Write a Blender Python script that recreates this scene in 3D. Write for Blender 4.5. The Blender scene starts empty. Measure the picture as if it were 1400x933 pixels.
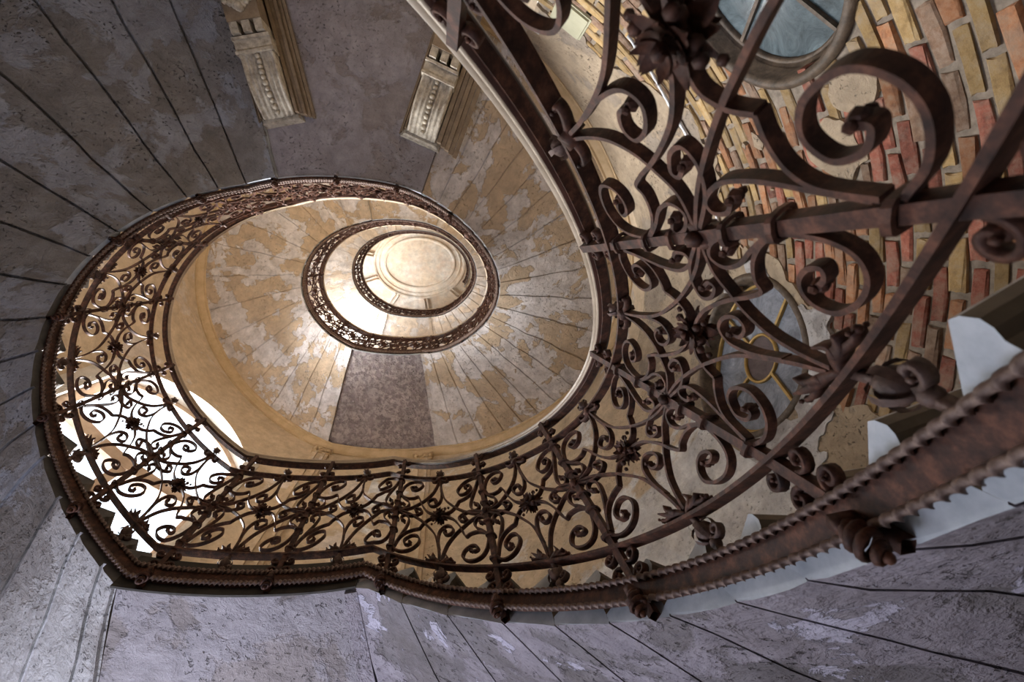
import bpy, math, random
import numpy as np
from mathutils import Vector, Matrix

SC = bpy.context.scene
COL = SC.collection
PI = math.pi
R_ = math.radians
random.seed(7)
ZF = 0.72                      # camera height above the ground floor

# ------------------------------------------------------------------ camera
cam_d = bpy.data.cameras.new('camera')
cam = bpy.data.objects.new('camera', cam_d)
COL.objects.link(cam)
cam_d.sensor_width = 36.0
cam_d.lens = 663.51 / 1400 * 36.0
cam_d.clip_start = 0.02
cam_d.clip_end = 200
RB = Matrix(((0.99176, -0.02264, 0.12606), (0.0, 0.98425, 0.17679), (-0.12808, -0.17534, 0.97614)))
right, down, fwd = RB.col[0], RB.col[1], RB.col[2]
cam.matrix_world = Matrix(((right.x, -down.x, -fwd.x, 0.0), (right.y, -down.y, -fwd.y, 0.0),
                           (right.z, -down.z, -fwd.z, ZF), (0, 0, 0, 1)))
cam_d.dof.use_dof = True
cam_d.dof.focus_distance = 2.2
cam_d.dof.aperture_fstop = 5.6
SC.camera = cam

# ------------------------------------------------------------------ world, light, exposure
w = bpy.data.worlds.new('sky')
SC.world = w
w.use_nodes = True
bgn = w.node_tree.nodes['Background']
bgn.inputs['Color'].default_value = (0.86, 0.93, 1.0, 1)
bgn.inputs['Strength'].default_value = 3.0

def area(name, loc, target, sx, sy, energy, color):
    l = bpy.data.lights.new(name, 'AREA')
    l.shape = 'RECTANGLE'; l.size = sx; l.size_y = sy
    l.energy = energy; l.color = color
    o = bpy.data.objects.new(name, l)
    COL.objects.link(o)
    o.location = loc
    o.rotation_euler = (Vector(target) - Vector(loc)).to_track_quat('-Z', 'Y').to_euler()
    return o

S1, S2 = 4.96655, 4.11522
WARM = (1.0, 0.95, 0.89)
COOL = (0.74, 0.77, 1.0)
# daylight through the stair window of each storey (north-west wall), outside the glass
for k, (dz, e) in enumerate(((0.0, 1750), (S1, 1600), (S1 + S2, 430))):
    area('window_daylight', (-4.25, 4.05, 5.5 + dz + ZF), (-0.9, 0.2, 4.3 + dz + ZF), 2.4, 3.2, e, WARM)
# top storey window and an added low light at an unseen ground-floor opening
area('top_daylight', (-4.4, -0.2, 14.6 + ZF), (-0.8, 0.3, 15.2 + ZF), 1.6, 1.6, 330, WARM)
area('entrance_daylight', (-2.15, 2.75, 0.0 + ZF), (-1.6, 1.3, 2.0 + ZF), 1.0, 1.4, 48, COOL)

SC.view_settings.view_transform = 'Standard'
SC.view_settings.look = 'None'
SC.view_settings.gamma = 1.0
SC.view_settings.use_curve_mapping = False
SC.view_settings.exposure = 0.52

# ------------------------------------------------------------------ materials
def mat(name):
    m = bpy.data.materials.new(name); m.use_nodes = True
    nt = m.node_tree; nt.nodes.clear()
    out = nt.nodes.new('ShaderNodeOutputMaterial')
    b = nt.nodes.new('ShaderNodeBsdfPrincipled')
    nt.links.new(b.outputs[0], out.inputs[0])
    return m, nt, b

def N(nt, t, **kw):
    n = nt.nodes.new(t)
    for k, v in kw.items():
        if k in n.inputs: n.inputs[k].default_value = v
        else: setattr(n, k, v)
    return n

def pos(nt):
    return N(nt, 'ShaderNodeNewGeometry').outputs['Position']

def nz(nt, vec, scale, detail=4, rough=.55, dist=0.0):
    n = N(nt, 'ShaderNodeTexNoise', Scale=scale, Detail=detail, Roughness=rough, Distortion=dist)
    nt.links.new(vec, n.inputs['Vector']); return n.outputs[0]

def ramp(nt, fac, stops, interp='LINEAR'):
    r = N(nt, 'ShaderNodeValToRGB'); r.color_ramp.interpolation = interp
    e = r.color_ramp.elements
    while len(e) < len(stops): e.new(.5)
    for x, (p, c) in zip(e, stops):
        x.position = p; x.color = (*c, 1) if len(c) == 3 else c
    nt.links.new(fac, r.inputs[0]); return r.outputs[0]

def mix(nt, fac, a, b, mode='MIX'):
    m = N(nt, 'ShaderNodeMix', data_type='RGBA', blend_type=mode)
    for s, v in ((0, fac), (6, a), (7, b)):
        if hasattr(v, 'links'): nt.links.new(v, m.inputs[s])
        else: m.inputs[s].default_value = v if s == 0 else ((*v, 1) if len(v) == 3 else v)
    return m.outputs[2]

def math_(nt, op, a, b=0.0):
    m = N(nt, 'ShaderNodeMath', operation=op)
    for i, v in enumerate((a, b)):
        if hasattr(v, 'links'): nt.links.new(v, m.inputs[i])
        else: m.inputs[i].default_value = v
    return m.outputs[0]

def bump(nt, b, h, strength, dist):
    n = N(nt, 'ShaderNodeBump', Strength=strength, Distance=dist)
    nt.links.new(h, n.inputs['Height'])
    nt.links.new(n.outputs[0], b.inputs['Normal'])

def grey(v): return (v, v, v)

def plaster(name, paint, under, bias, pit=1.0, tint=None, sc=2.3, patch=0.02, chips=None, loss=None):
    """old lime paint (paint) flaking off the coat below (under); bias 0..1 = how much paint is left"""
    m, nt, b = mat(name); p = pos(nt)
    n1 = nz(nt, p, sc, 7, .62, .35)
    if loss:
        for lx, ly, lz, lr in loss:
            vd = N(nt, 'ShaderNodeVectorMath', operation='DISTANCE'); nt.links.new(p, vd.inputs[0]); vd.inputs[1].default_value = (lx, ly, lz)
            n1 = math_(nt, 'ADD', n1, math_(nt, 'MULTIPLY', math_(nt, 'MAXIMUM', math_(nt, 'SUBTRACT', 1.0, math_(nt, 'DIVIDE', vd.outputs['Value'], lr)), 0.0), .55))
    edge = ramp(nt, n1, [(bias - patch, grey(1)), (bias + patch, grey(0))])
    v1 = nz(nt, p, 9, 6, .65)
    pc = mix(nt, ramp(nt, v1, [(.3, grey(0)), (.72, grey(1))]), tuple(c * .72 for c in paint), tuple(min(1, c * 1.12) for c in paint))
    v2 = nz(nt, p, 6.5, 8, .7)
    uc = mix(nt, ramp(nt, v2, [(.32, grey(0)), (.68, grey(1))]), tuple(c * .62 for c in under), tuple(min(1, c * 1.18) for c in under))
    c = mix(nt, edge, uc, pc)
    dirt = ramp(nt, nz(nt, p, 3.1, 7, .7), [(.42, grey(0)), (.75, grey(.5))])
    c = mix(nt, dirt, c, tint or (.16, .13, .11))
    pits = ramp(nt, nz(nt, p, 42, 3, .6), [(.60, grey(0)), (.68, grey(1))])
    region = ramp(nt, nz(nt, p, 2.7, 4, .6), [(.42, grey(0)), (.62, grey(1))])
    pm = math_(nt, 'MULTIPLY', pits, region)
    c = mix(nt, math_(nt, 'MULTIPLY', pm, .75 * pit), c, (.07, .06, .055))
    if chips:
        cm = ramp(nt, nz(nt, p, 3.3, 8, .66, .8), [(.585, grey(0)), (.595, grey(1))])
        c = mix(nt, cm, c, chips)
        edge = math_(nt, 'ADD', edge, cm)
    nt.links.new(c, b.inputs['Base Color']); b.inputs['Roughness'].default_value = .85
    h = math_(nt, 'ADD', math_(nt, 'MULTIPLY', edge, .35), math_(nt, 'MULTIPLY', nz(nt, p, 26, 6, .68), .45 * (.4 + pit)))
    h = math_(nt, 'SUBTRACT', h, math_(nt, 'MULTIPLY', pm, .9 * pit))
    h = math_(nt, 'ADD', h, math_(nt, 'MULTIPLY', nz(nt, p, 9, 5, .7, .6), .9 * (.3 + pit)))
    bump(nt, b, h, .9, .022)
    return m

def plain(name, c0, c1, scale=12, rough=.6, metal=0.0, bmp=.3, bscale=40, spec=.5):
    m, nt, b = mat(name); p = pos(nt)
    c = mix(nt, ramp(nt, nz(nt, p, scale, 6, .65), [(.32, grey(0)), (.7, grey(1))]), c0, c1)
    nt.links.new(c, b.inputs['Base Color'])
    b.inputs['Roughness'].default_value = rough; b.inputs['Metallic'].default_value = metal
    b.inputs['Specular IOR Level'].default_value = spec
    if bmp: bump(nt, b, nz(nt, p, bscale, 5, .6), bmp, .004)
    return m

M = {}
M['soffit_low'] = plaster('grey_flaking_plaster', (.42, .38, .43), (.27, .245, .26), .53, 1.1, chips=(.60, .57, .68))
M['soffit_far'] = plaster('grey_pitted_plaster', (.41, .42, .47), (.30, .28, .27), .49, 1.3)
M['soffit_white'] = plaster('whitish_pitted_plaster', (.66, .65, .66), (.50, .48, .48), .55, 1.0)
M['soffit_up'] = plaster('ochre_paint_flaking_off_grey_plaster', (.66, .52, .37), (.82, .78, .78), .495, .5, (.34, .27, .22), 2.5, .010)
M['soffit_top'] = plaster('cream_paint_flaking_plaster', (.80, .67, .53), (.80, .75, .71), .50, .2, (.42, .33, .26), 2.0)
M['panel_low'] = plaster('pitted_mauve_plaster', (.40, .37, .40), (.33, .29, .29), .52, .8)
M['panel_up'] = plaster('mottled_purple_plaster', (.64, .56, .55), (.40, .33, .34), .50, 1.2, sc=16, patch=.06)
M['wall'] = plaster('ochre_limewash', (.64, .51, .36), (.70, .62, .55), .60, .15, (.36, .25, .14), 1.3)
M['wall_pale'] = plaster('ochre_wall_worn_to_white_plaster', (.64, .51, .36), (.84, .85, .90), .60, .7, (.36, .30, .22), 1.6, .03, None, [(1.65, 1.75, 3.2, 1.45), (1.35, 2.2, 2.9, 1.2), (1.9, 1.3, 2.6, 1.2)])
M['render'] = plaster('patchy_lime_render', (.47, .37, .26), (.34, .28, .22), .54, .9, (.22, .17, .12), 2.2)
M['white_plaster'] = plaster('white_reveal_plaster', (.70, .65, .58), (.62, .57, .50), .6, .1, (.6, .5, .4))
M['ceiling'] = plaster('cream_ceiling', (.80, .66, .50), (.84, .77, .68), .52, .1, (.70, .42, .22), 1.0, .12)
M['mould'] = plain('brown_moulded_stucco', (.20, .145, .095), (.36, .27, .18), 14, .8, 0, .6, 30)
M['cream'] = plain('cream_stucco', (.30, .25, .19), (.74, .67, .54), 22, .7, 0, .8, 45)
M['cove'] = plain('ochre_cove', (.50, .36, .20), (.66, .49, .30), 8, .8, 0, .4, 30)
M['mortar'] = plain('crumbling_mortar', (.17, .14, .11), (.36, .30, .24), 20, .95, 0, 1.0, 35)
M['marble'] = plain('veined_white_marble', (.30, .33, .37), (.58, .61, .64), 9, .45, 0, .15, 40)
M['soot'] = plain('sooty_stone', (.025, .022, .018), (.07, .06, .05), 12, .8, 0, .5, 40)  # shadow on the landing's marble edge, put into the stone colour
M['grime'] = plain('grimy_stone', (.07, .065, .06), (.17, .16, .15), 9, .7, 0, .4, 40)  # darker marble: dirt and shade of the left step ends in its colour
M['riser'] = plain('brown_stained_riser', (.07, .05, .03), (.15, .11, .07), 8, .55, 0, .2, 30)  # shadow and dirt on the step fronts, both painted into this brown
M['wood'] = plain('dark_handrail_wood', (.035, .014, .010), (.10, .045, .030), 10, .32, 0, .1, 40)
M['lip'] = plain('worn_handrail_edge', (.42, .33, .23), (.62, .51, .38), 10, .4, 0, .1, 40)
M['frame'] = plain('weathered_window_wood', (.045, .032, .022), (.16, .115, .08), 18, .6, 0, .6, 60)
M['casing'] = plain('brown_window_casing', (.30, .20, .13), (.46, .33, .23), 8, .6, 0, .2, 40)
M['gold'] = plain('gilded_muntin', (.36, .23, .07), (.55, .38, .14), 12, .45, .4, .2, 40)
M['steel'] = plain('pale_conduit', (.45, .46, .48), (.72, .73, .75), 20, .35, .3, .1, 40)
M['box'] = plain('green_grey_painted_panel', (.36, .35, .24), (.46, .45, .32), 6, .6, 0, .15, 40)
M['whitebox'] = plain('white_plastic', (.72, .74, .76), (.8, .82, .84), 6, .5, 0, 0)
M['floor'] = plain('stone_floor', (.16, .15, .15), (.26, .25, .25), 3, .6, 0, .1, 20)

def iron():
    m, nt, b = mat('rusted_wrought_iron'); p = pos(nt)
    n = nz(nt, p, 30, 7, .7)
    c = ramp(nt, n, [(.32, (.018, .009, .007)), (.50, (.066, .028, .018)), (.64, (.145, .060, .036)), (.80, (.22, .125, .085))])
    nt.links.new(c, b.inputs['Base Color'])
    b.inputs['Metallic'].default_value = .15
    b.inputs['Roughness'].default_value = .62; b.inputs['Specular IOR Level'].default_value = .3
    bump(nt, b, nz(nt, p, 110, 4, .6), .35, .002)
    return m
M['iron'] = iron()
M['worn_iron'] = plain('worn_brown_iron', (.05, .027, .02), (.17, .10, .075), 45, .6, .1, .3, 120)
M['dusty_iron'] = plain('dusty_rust_iron', (.085, .047, .036), (.32, .225, .18), 60, .6, .1, .3, 120)
def brick_mat(name, c0, c1, c2):
    m, nt, b = mat(name); p = pos(nt)
    c = ramp(nt, nz(nt, p, 17, 7, .7), [(.3, c0), (.5, c1), (.72, c2)])
    rnd = N(nt, 'ShaderNodeObjectInfo').outputs['Random']
    v = ramp(nt, rnd, [(0, grey(.6)), (1, grey(1.25))])
    c = mix(nt, 1.0, c, v, 'MULTIPLY')
    c = mix(nt, ramp(nt, nz(nt, p, 8, 7, .72), [(.48, grey(0)), (.68, grey(.6))]), c, (.32, .26, .20))
    nt.links.new(c, b.inputs['Base Color']); b.inputs['Roughness'].default_value = .9
    bump(nt, b, nz(nt, p, 38, 7, .7), .9, .008)
    return m
BR = [brick_mat('red_brick', (.15, .05, .035), (.35, .115, .075), (.40, .24, .18)),
      brick_mat('orange_brick', (.21, .09, .045), (.42, .19, .09), (.45, .30, .19)),
      brick_mat('yellow_brick', (.25, .16, .07), (.42, .28, .12), (.46, .36, .23)),
      brick_mat('brown_brick', (.12, .07, .05), (.25, .155, .10), (.36, .27, .21))]
def glass(name, col, rough, trans, gl):
    m = bpy.data.materials.new(name); m.use_nodes = True; nt = m.node_tree; nt.nodes.clear()
    out = nt.nodes.new('ShaderNodeOutputMaterial')
    t = N(nt, 'ShaderNodeBsdfTransparent'); t.inputs[0].default_value = (*trans, 1)
    g = N(nt, 'ShaderNodeBsdfPrincipled'); g.inputs['Base Color'].default_value = (*col, 1); g.inputs['Roughness'].default_value = rough
    p = pos(nt)
    st = ramp(nt, nz(nt, p, 5, 7, .75, 1.5), [(.35, tuple(c * .45 for c in col)), (.62, col), (.78, tuple(min(1, c * 1.9) for c in col))])
    nt.links.new(st, g.inputs['Base Color'])
    mx = nt.nodes.new('ShaderNodeMixShader'); mx.inputs[0].default_value = gl
    nt.links.new(t.outputs[0], mx.inputs[1]); nt.links.new(g.outputs[0], mx.inputs[2]); nt.links.new(mx.outputs[0], out.inputs[0])
    return m
M['clear'] = glass('clear_pane', (.8, .85, .9), .05, (.95, .97, 1), .08)
M['dusty'] = glass('dusty_blue_pane', (.30, .34, .42), .22, (.5, .55, .6), .93)  # blue-grey of the reflected sky is part of the pane colour
M['dark_glass'] = glass('dark_grimy_pane', (.14, .18, .20), .15, (.4, .45, .5), .95)
M['disc_glass'] = glass('brown_etched_glass', (.13, .10, .11), .3, (.4, .35, .35), .96)

# ------------------------------------------------------------------ plan of the well (outer edge of the open oval) and its height law
CX, CY = -0.62803, 0.48111
RF = (1.18496, -0.19703, -0.10095, 0.20567, 0.04735, -0.04035, -0.03316, 0.02475, 0.00729, 0.00261, -0.00569, 0.00494, 0.00028)
A1, A2, B1, B2 = 1.32006, 2.27681, 3.95754, 4.99225
HB, HT = 1.92893, 4.22545
GA, GB = -0.2615, -0.09418
TAU = 2 * PI
def rfun(p):
    s = RF[0] + 0 * p
    for n in range(1, 7): s = s + RF[2 * n - 1] * np.cos(n * p) + RF[2 * n] * np.sin(n * p)
    return s
PH = np.radians(np.arange(-140, 1180.01, .5))
_r = rfun(PH); PX = CX + _r * np.cos(PH); PY = CY + _r * np.sin(PH)
_tx = np.gradient(PX); _ty = np.gradient(PY); _l = np.hypot(_tx, _ty)
NX, NY = _ty / _l, -_tx / _l
SS = np.concatenate([[0], np.cumsum(np.hypot(np.diff(PX), np.diff(PY)))])
SS = SS - np.interp(0.0, PH, SS)
def turn_h(t): return {-1: -S1, 0: 0.0, 1: S1, 2: S1 + S2, 3: S1 + 2 * S2}[t]
def hfun():
    kp, kv = [], []
    for t in range(-1, 3):
        o = t * TAU; T = turn_h(t)
        for a, v in ((A1, HB), (A2, HB), (B1, HT), (B2, HT)):
            if a + o >= PH[0]: kp.append(np.interp(a + o, PH, SS)); kv.append(v + T)
    h = np.interp(SS, kp, kv)
    for t in range(-1, 3):
        o = t * TAU
        for g, u, v in ((GA, A2 + o, B1 + o), (GB, B2 + o, A1 + o + TAU)):
            if u > 2 * TAU + B1: continue
            q = np.clip((PH - u) / (v - u), 0, 1); h = h + g * q * (1 - q)
    return h
HH = hfun()
TURN = float(np.interp(TAU, PH, SS))
def s_of(phi_deg): return float(np.interp(R_(phi_deg), PH, SS))
def H_of(s): return np.interp(s, SS, HH)
USEQ = False
def at(s, wv, h):
    """s along the well edge, wv metres outward, h metres above the camera -> world points"""
    s = np.asarray(s, float); wv = np.asarray(wv, float); h = np.asarray(h, float)
    if USEQ: s = np.interp(s, QQ, SS)
    s, wv, h = np.broadcast_arrays(s, wv, h)
    nx = np.interp(s, SS, NX); ny = np.interp(s, SS, NY); l = np.hypot(nx, ny)
    return np.stack([np.interp(s, SS, PX) + wv * nx / l, np.interp(s, SS, PY) + wv * ny / l, h + ZF], -1)

# ------------------------------------------------------------------ mesh helpers
class MB:
    def __init__(self): self.v = []; self.f = []; self.m = []
    def add(self, vs, fs, mi=0):
        o = len(self.v); self.v += [tuple(map(float, p)) for p in vs]
        for f in fs: self.f.append(tuple(i + o for i in f)); self.m.append(mi)
    def mesh(self, name, mats, smooth=False):
        me = bpy.data.meshes.new(name); me.from_pydata(self.v, [], self.f); me.update()
        for q in (mats if isinstance(mats, (list, tuple)) else [mats]): me.materials.append(q)
        me.polygons.foreach_set('material_index', self.m)
        if smooth: me.polygons.foreach_set('use_smooth', [True] * len(me.polygons))
        return me
    def build(self, name, mats, parent=None, smooth=False, origin=None):
        if origin is not None:
            o_ = Vector(origin); self.v = [(a - o_.x, b - o_.y, c - o_.z) for a, b, c in self.v]
        ob = bpy.data.objects.new(name, self.mesh(name, mats, smooth)); COL.objects.link(ob)
        if origin is not None: ob.location = origin
        if parent is not None:
            ob.parent = parent
            if origin is not None: ob.location = Vector(origin) - parent.location
            else: ob.location = -WLOC.get(parent.name, Vector((0, 0, 0)))
        WLOC[ob.name] = WLOC.get(parent.name, Vector((0, 0, 0))) + ob.location if parent is not None else ob.location.copy()
        return ob
WLOC = {}
def empty(name, loc, label=None, cat=None, group=None, kind=None):
    o = bpy.data.objects.new(name, None); COL.objects.link(o); o.location = loc
    o.empty_display_size = .1
    WLOC[o.name] = Vector(loc)
    tag(o, label, cat, group, kind); return o
def tag(o, label=None, cat=None, group=None, kind=None):
    for k, v in (('label', label), ('category', cat), ('group', group), ('kind', kind)):
        if v: o[k] = v
    return o
def grid_faces(n, m, closed_m=False):
    f = []
    mm = m if closed_m else m - 1
    for i in range(n - 1):
        for j in range(mm):
            a = i * m + j; b = i * m + (j + 1) % m
            f.append((a, b, b + m, a + m))
    return f
def ball(mb, c, r, sx=1, sy=1, sz=1, nu=8, nv=6, mi=0):
    vs = [(c[0], c[1], c[2] + r * sz)]
    for i in range(1, nv):
        t = PI * i / nv
        for j in range(nu):
            a = TAU * j / nu
            vs.append((c[0] + r * sx * math.sin(t) * math.cos(a), c[1] + r * sy * math.sin(t) * math.sin(a), c[2] + r * sz * math.cos(t)))
    vs.append((c[0], c[1], c[2] - r * sz))
    fs = [(0, 1 + j, 1 + (j + 1) % nu) for j in range(nu)]
    for i in range(nv - 2):
        for j in range(nu):
            a = 1 + i * nu + j; b = 1 + i * nu + (j + 1) % nu
            fs.append((a, a + nu, b + nu, b))
    L = len(vs) - 1; o = 1 + (nv - 2) * nu
    fs += [(L, o + (j + 1) % nu, o + j) for j in range(nu)]
    mb.add(vs, fs, mi)
def box_pts(mb, P8, mi=0):
    mb.add(P8, [(0, 3, 2, 1), (4, 5, 6, 7), (0, 1, 5, 4), (1, 2, 6, 5), (2, 3, 7, 6), (3, 0, 4, 7)], mi)
def sbox(mb, s0, s1, w0, w1, h0, h1, mi=0):
    """box along the well edge; h are absolute"""
    box_pts(mb, list(at([s0, s1, s1, s0] * 2, [w0, w0, w1, w1] * 2, [h0] * 4 + [h1] * 4)), mi)
def sweep_profile(mb, s, prof, hs, mi=0, caps=True):
    """prof: list of (w, dh); hs: heights along s"""
    n, m = len(s), len(prof)
    S_ = np.repeat(s, m); W_ = np.tile([p[0] for p in prof], n); D_ = np.tile([p[1] for p in prof], n) + np.repeat(hs, m)
    mb.add(at(S_, W_, D_), grid_faces(n, m, True), mi)
    if caps:
        o = len(mb.v) - n * m
        mb.f.append(tuple(o + j for j in range(m))); mb.m.append(mi)
        mb.f.append(tuple(o + (n - 1) * m + j for j in reversed(range(m)))); mb.m.append(mi)
def catmull(P, k=5):
    P = np.asarray(P, float)
    Q = np.vstack([2 * P[0] - P[1], P, 2 * P[-1] - P[-2]]); out = []
    for i in range(1, len(Q) - 2):
        p0, p1, p2, p3 = Q[i - 1], Q[i], Q[i + 1], Q[i + 2]
        for t in np.linspace(0, 1, k, endpoint=False):
            out.append(.5 * (2 * p1 + (p2 - p0) * t + (2 * p0 - 5 * p1 + 4 * p2 - p3) * t * t + (3 * p1 - p0 - 3 * p2 + p3) * t ** 3))
    out.append(Q[-2]); return np.array(out)

# ------------------------------------------------------------------ iron balustrade
BAR0, PANH, LEAN = 0.25843, 0.75, -0.0298
def strand(mb, sh, b, t, wfun=None, knob=0.0):
    """flat iron bar along points sh = (s, absolute h); b radial width, t thickness (scalar or per point)"""
    sh = np.asarray(sh, float); n = len(sh)
    T = np.gradient(sh, axis=0); T /= (np.hypot(T[:, 0], T[:, 1])[:, None] + 1e-9)
    Nn = np.stack([-T[:, 1], T[:, 0]], 1)
    tt = np.broadcast_to(np.asarray(t, float), (n,)) / 2
    bb = np.broadcast_to(np.asarray(b, float), (n,)) / 2
    w0 = wfun(sh) if wfun is not None else np.zeros(n)
    P = []
    for sg, sw in ((1, 1), (1, -1), (-1, -1), (-1, 1)):
        q = sh + sg * Nn * tt[:, None]
        P.append(at(q[:, 0], w0 + sw * bb, q[:, 1]))
    V = np.stack(P, 1).reshape(-1, 3)
    mb.add(V, grid_faces(n, 4, True))
    o = len(mb.v) - 4 * n
    mb.f += [(o + 3, o + 2, o + 1, o), (o + 4 * n - 4, o + 4 * n - 3, o + 4 * n - 2, o + 4 * n - 1)]; mb.m += [0, 0]
    if knob:
        c = at(sh[-1, 0], w0[-1], sh[-1, 1]); ball(mb, c, knob, nu=6, nv=4)
        for sg in (-1, 1):
            c = at(sh[-1, 0], w0[-1] + sg * (bb[-1] + .002), sh[-1, 1]); ball(mb, c, knob * .6, nu=5, nv=4)
def lean(sh):
    return LEAN * (sh[:, 1] - H_of(sh[:, 0]) - BAR0) / PANH

PAT = {
 'A': [(.47, .49), (.42, .485), (.35, .455), (.29, .38), (.262, .31)],
 'A_': [(.262, .31), (.235, .275), (.19, .30), (.12, .315), (.06, .305), (.02, .275)],
 'B': [(.02, .275), (.03, .22), (.06, .15), (.11, .095), (.18, .062), (.245, .06), (.285, .085), (.272, .13), (.23, .17), (.18, .19), (.143, .182), (.14, .155), (.175, .14), (.205, .15)],
 'C': [(.02, .285), (.07, .325), (.125, .355), (.135, .405), (.09, .455), (.04, .455), (.018, .425), (.04, .40), (.075, .405)],
 'D': [(.49, .04), (.475, .09), (.45, .15), (.41, .22), (.335, .305), (.25, .375), (.15, .445), (.0, .50)],
 'E': [(.51, .04), (.515, .14), (.55, .28), (.63, .37), (.72, .435), (.85, .49), (1.0, .51)],
 'F': [(.512, .15), (.522, .24), (.50, .33), (.435, .385), (.375, .375), (.365, .33), (.41, .295), (.455, .30), (.45, .335)],
 'G': [(.03, .51), (.13, .535), (.22, .52), (.285, .48), (.285, .44), (.235, .43), (.21, .455), (.235, .475)],
 'A2': [(.53, .485), (.58, .47), (.63, .445), (.685, .39), (.72, .335)],
 'A2_': [(.72, .335), (.785, .31), (.86, .265), (.92, .20), (.965, .10)],
 'C2': [(.965, .11), (.92, .21), (.865, .33), (.845, .42), (.88, .465), (.925, .445), (.935, .40), (.90, .39)],
 'B2': [(.97, .07), (.91, .06), (.83, .085), (.76, .135), (.715, .20), (.735, .25), (.80, .245), (.865, .19), (.865, .145), (.825, .145), (.81, .17)],
}
SCROLLS = ((('A', 'A_'), 0), (('B',), .011), (('C',), .011), (('F',), .011), (('G',), .011), (('A2', 'A2_'), 0), (('C2',), .011), (('B2',), .011))
def panel_path(key, s0, s1, rot, k):
    P = np.array(PAT[key])
    if rot: P = 1 - P
    P = catmull(P, k)
    s = s0 + P[:, 0] * (s1 - s0)
    return np.stack([s, H_of(s) + BAR0 + PANH * P[:, 1]], 1)
def petal(mb, c_s, c_h, w0, ang, ln, wd, curl, n=5):
    t = np.linspace(0, 1, n)
    prof = np.sin(PI * np.clip(t * .92 + .06, 0, 1)) ** .7 * wd
    du, dv = math.cos(ang), math.sin(ang)
    P = []
    for i in range(n):
        x = t[i] * ln; wv = w0 + curl * (t[i] ** 2 - .3 * t[i])
        for q, dw in ((-1, 0), (0, -.004 * np.sign(w0 + 1e-6)), (1, 0)):
            P.append(at(c_s + x * du - q * prof[i] * dv, wv + dw, c_h + x * dv + q * prof[i] * du))
    mb.add(P, grid_faces(n, 3))
def rosette(mb, s, h, w0, r, detail=True):
    for sg in (-1, 1):
        for j in range(8):
            big = j % 2 == 0
            petal(mb, s, h, w0 + sg * .012, PI / 4 * j + .1, r * (1.0 if big else .7), r * .28, sg * r * .3)
        for j in range(6):
            petal(mb, s, h, w0 + sg * .02, PI / 3 * j + .5, r * .55, r * .2, sg * r * .5)
    ball(mb, at(s, w0, h), r * .34)
    ball(mb, at(s, w0 - .022, h), r * .2, nu=6, nv=5)
    for a in (1.1, PI + 1.1, -.6, PI - .6):
        for k in range(3):
            ln = r * (.5 + .35 * k)
            ball(mb, at(s + ln * math.cos(a), w0 + (-.01) ** 1 * (k % 2), h + ln * math.sin(a)), r * (.24 - .05 * k), nu=6, nv=4)
def globe(mb, s, h, w0, r, stem):
    c = at(s, w0, h)
    ball(mb, c, r * .82)
    for j in range(5):
        a = TAU * j / 5; d = np.array([math.cos(a), math.sin(a), 0])
        t = np.linspace(.25, PI - .35, 6); P = []
        for x in t:
            p = np.array(c) + r * (d * math.sin(x) + np.array([0, 0, math.cos(x)])) * 1.05
            e = np.array([-d[1], d[0], 0]) * r * .22 * math.sin(x)
            P += [p - e, p + e]
        mb.add(P, grid_faces(6, 2))
    if stem: strand(mb, [(s, h), (s, (h + stem) / 2), (s, stem)], .012, .012)
def leaf_spray(mb, s, h, sl, wf):
    for sg in (-1, 1):
        P = catmull([(s, h), (s + sg * .02, h + .020), (s + sg * .042, h + .025), (s + sg * .060, h + .042)], 4)
        P[:, 1] += (P[:, 0] - s) * sl
        strand(mb, P, np.linspace(.018, .026, len(P)), np.concatenate([np.linspace(.009, .018, len(P) // 2), np.linspace(.018, .003, len(P) - len(P) // 2)]), wf)
        P = catmull([(s + sg * .02, h + .02), (s + sg * .036, h + .04), (s + sg * .032, h + .062)], 4)
        P[:, 1] += (P[:, 0] - s) * sl
        strand(mb, P, .022, np.linspace(.014, .003, len(P)), wf)
        P = catmull([(s + sg * .035, h + .02), (s + sg * .056, h + .012), (s + sg * .068, h + .02)], 4)
        P[:, 1] += (P[:, 0] - s) * sl
        strand(mb, P, .020, np.linspace(.012, .004, len(P)), wf, .007)
def volute(mb, s, h, r, dirn, up, w0=0.0, b=.018, t=.007):
    a = np.linspace(0, 2.3 * PI, 16); rr = r * (1 - a / (2.3 * PI) * .75)
    x = dirn * (r * .9 - rr * np.cos(a)); y = up * (rr * np.sin(a))
    P = np.stack([s + x, h + y], 1)
    strand(mb, P, b, t, (lambda q: np.full(len(q), w0)), .008)

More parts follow.
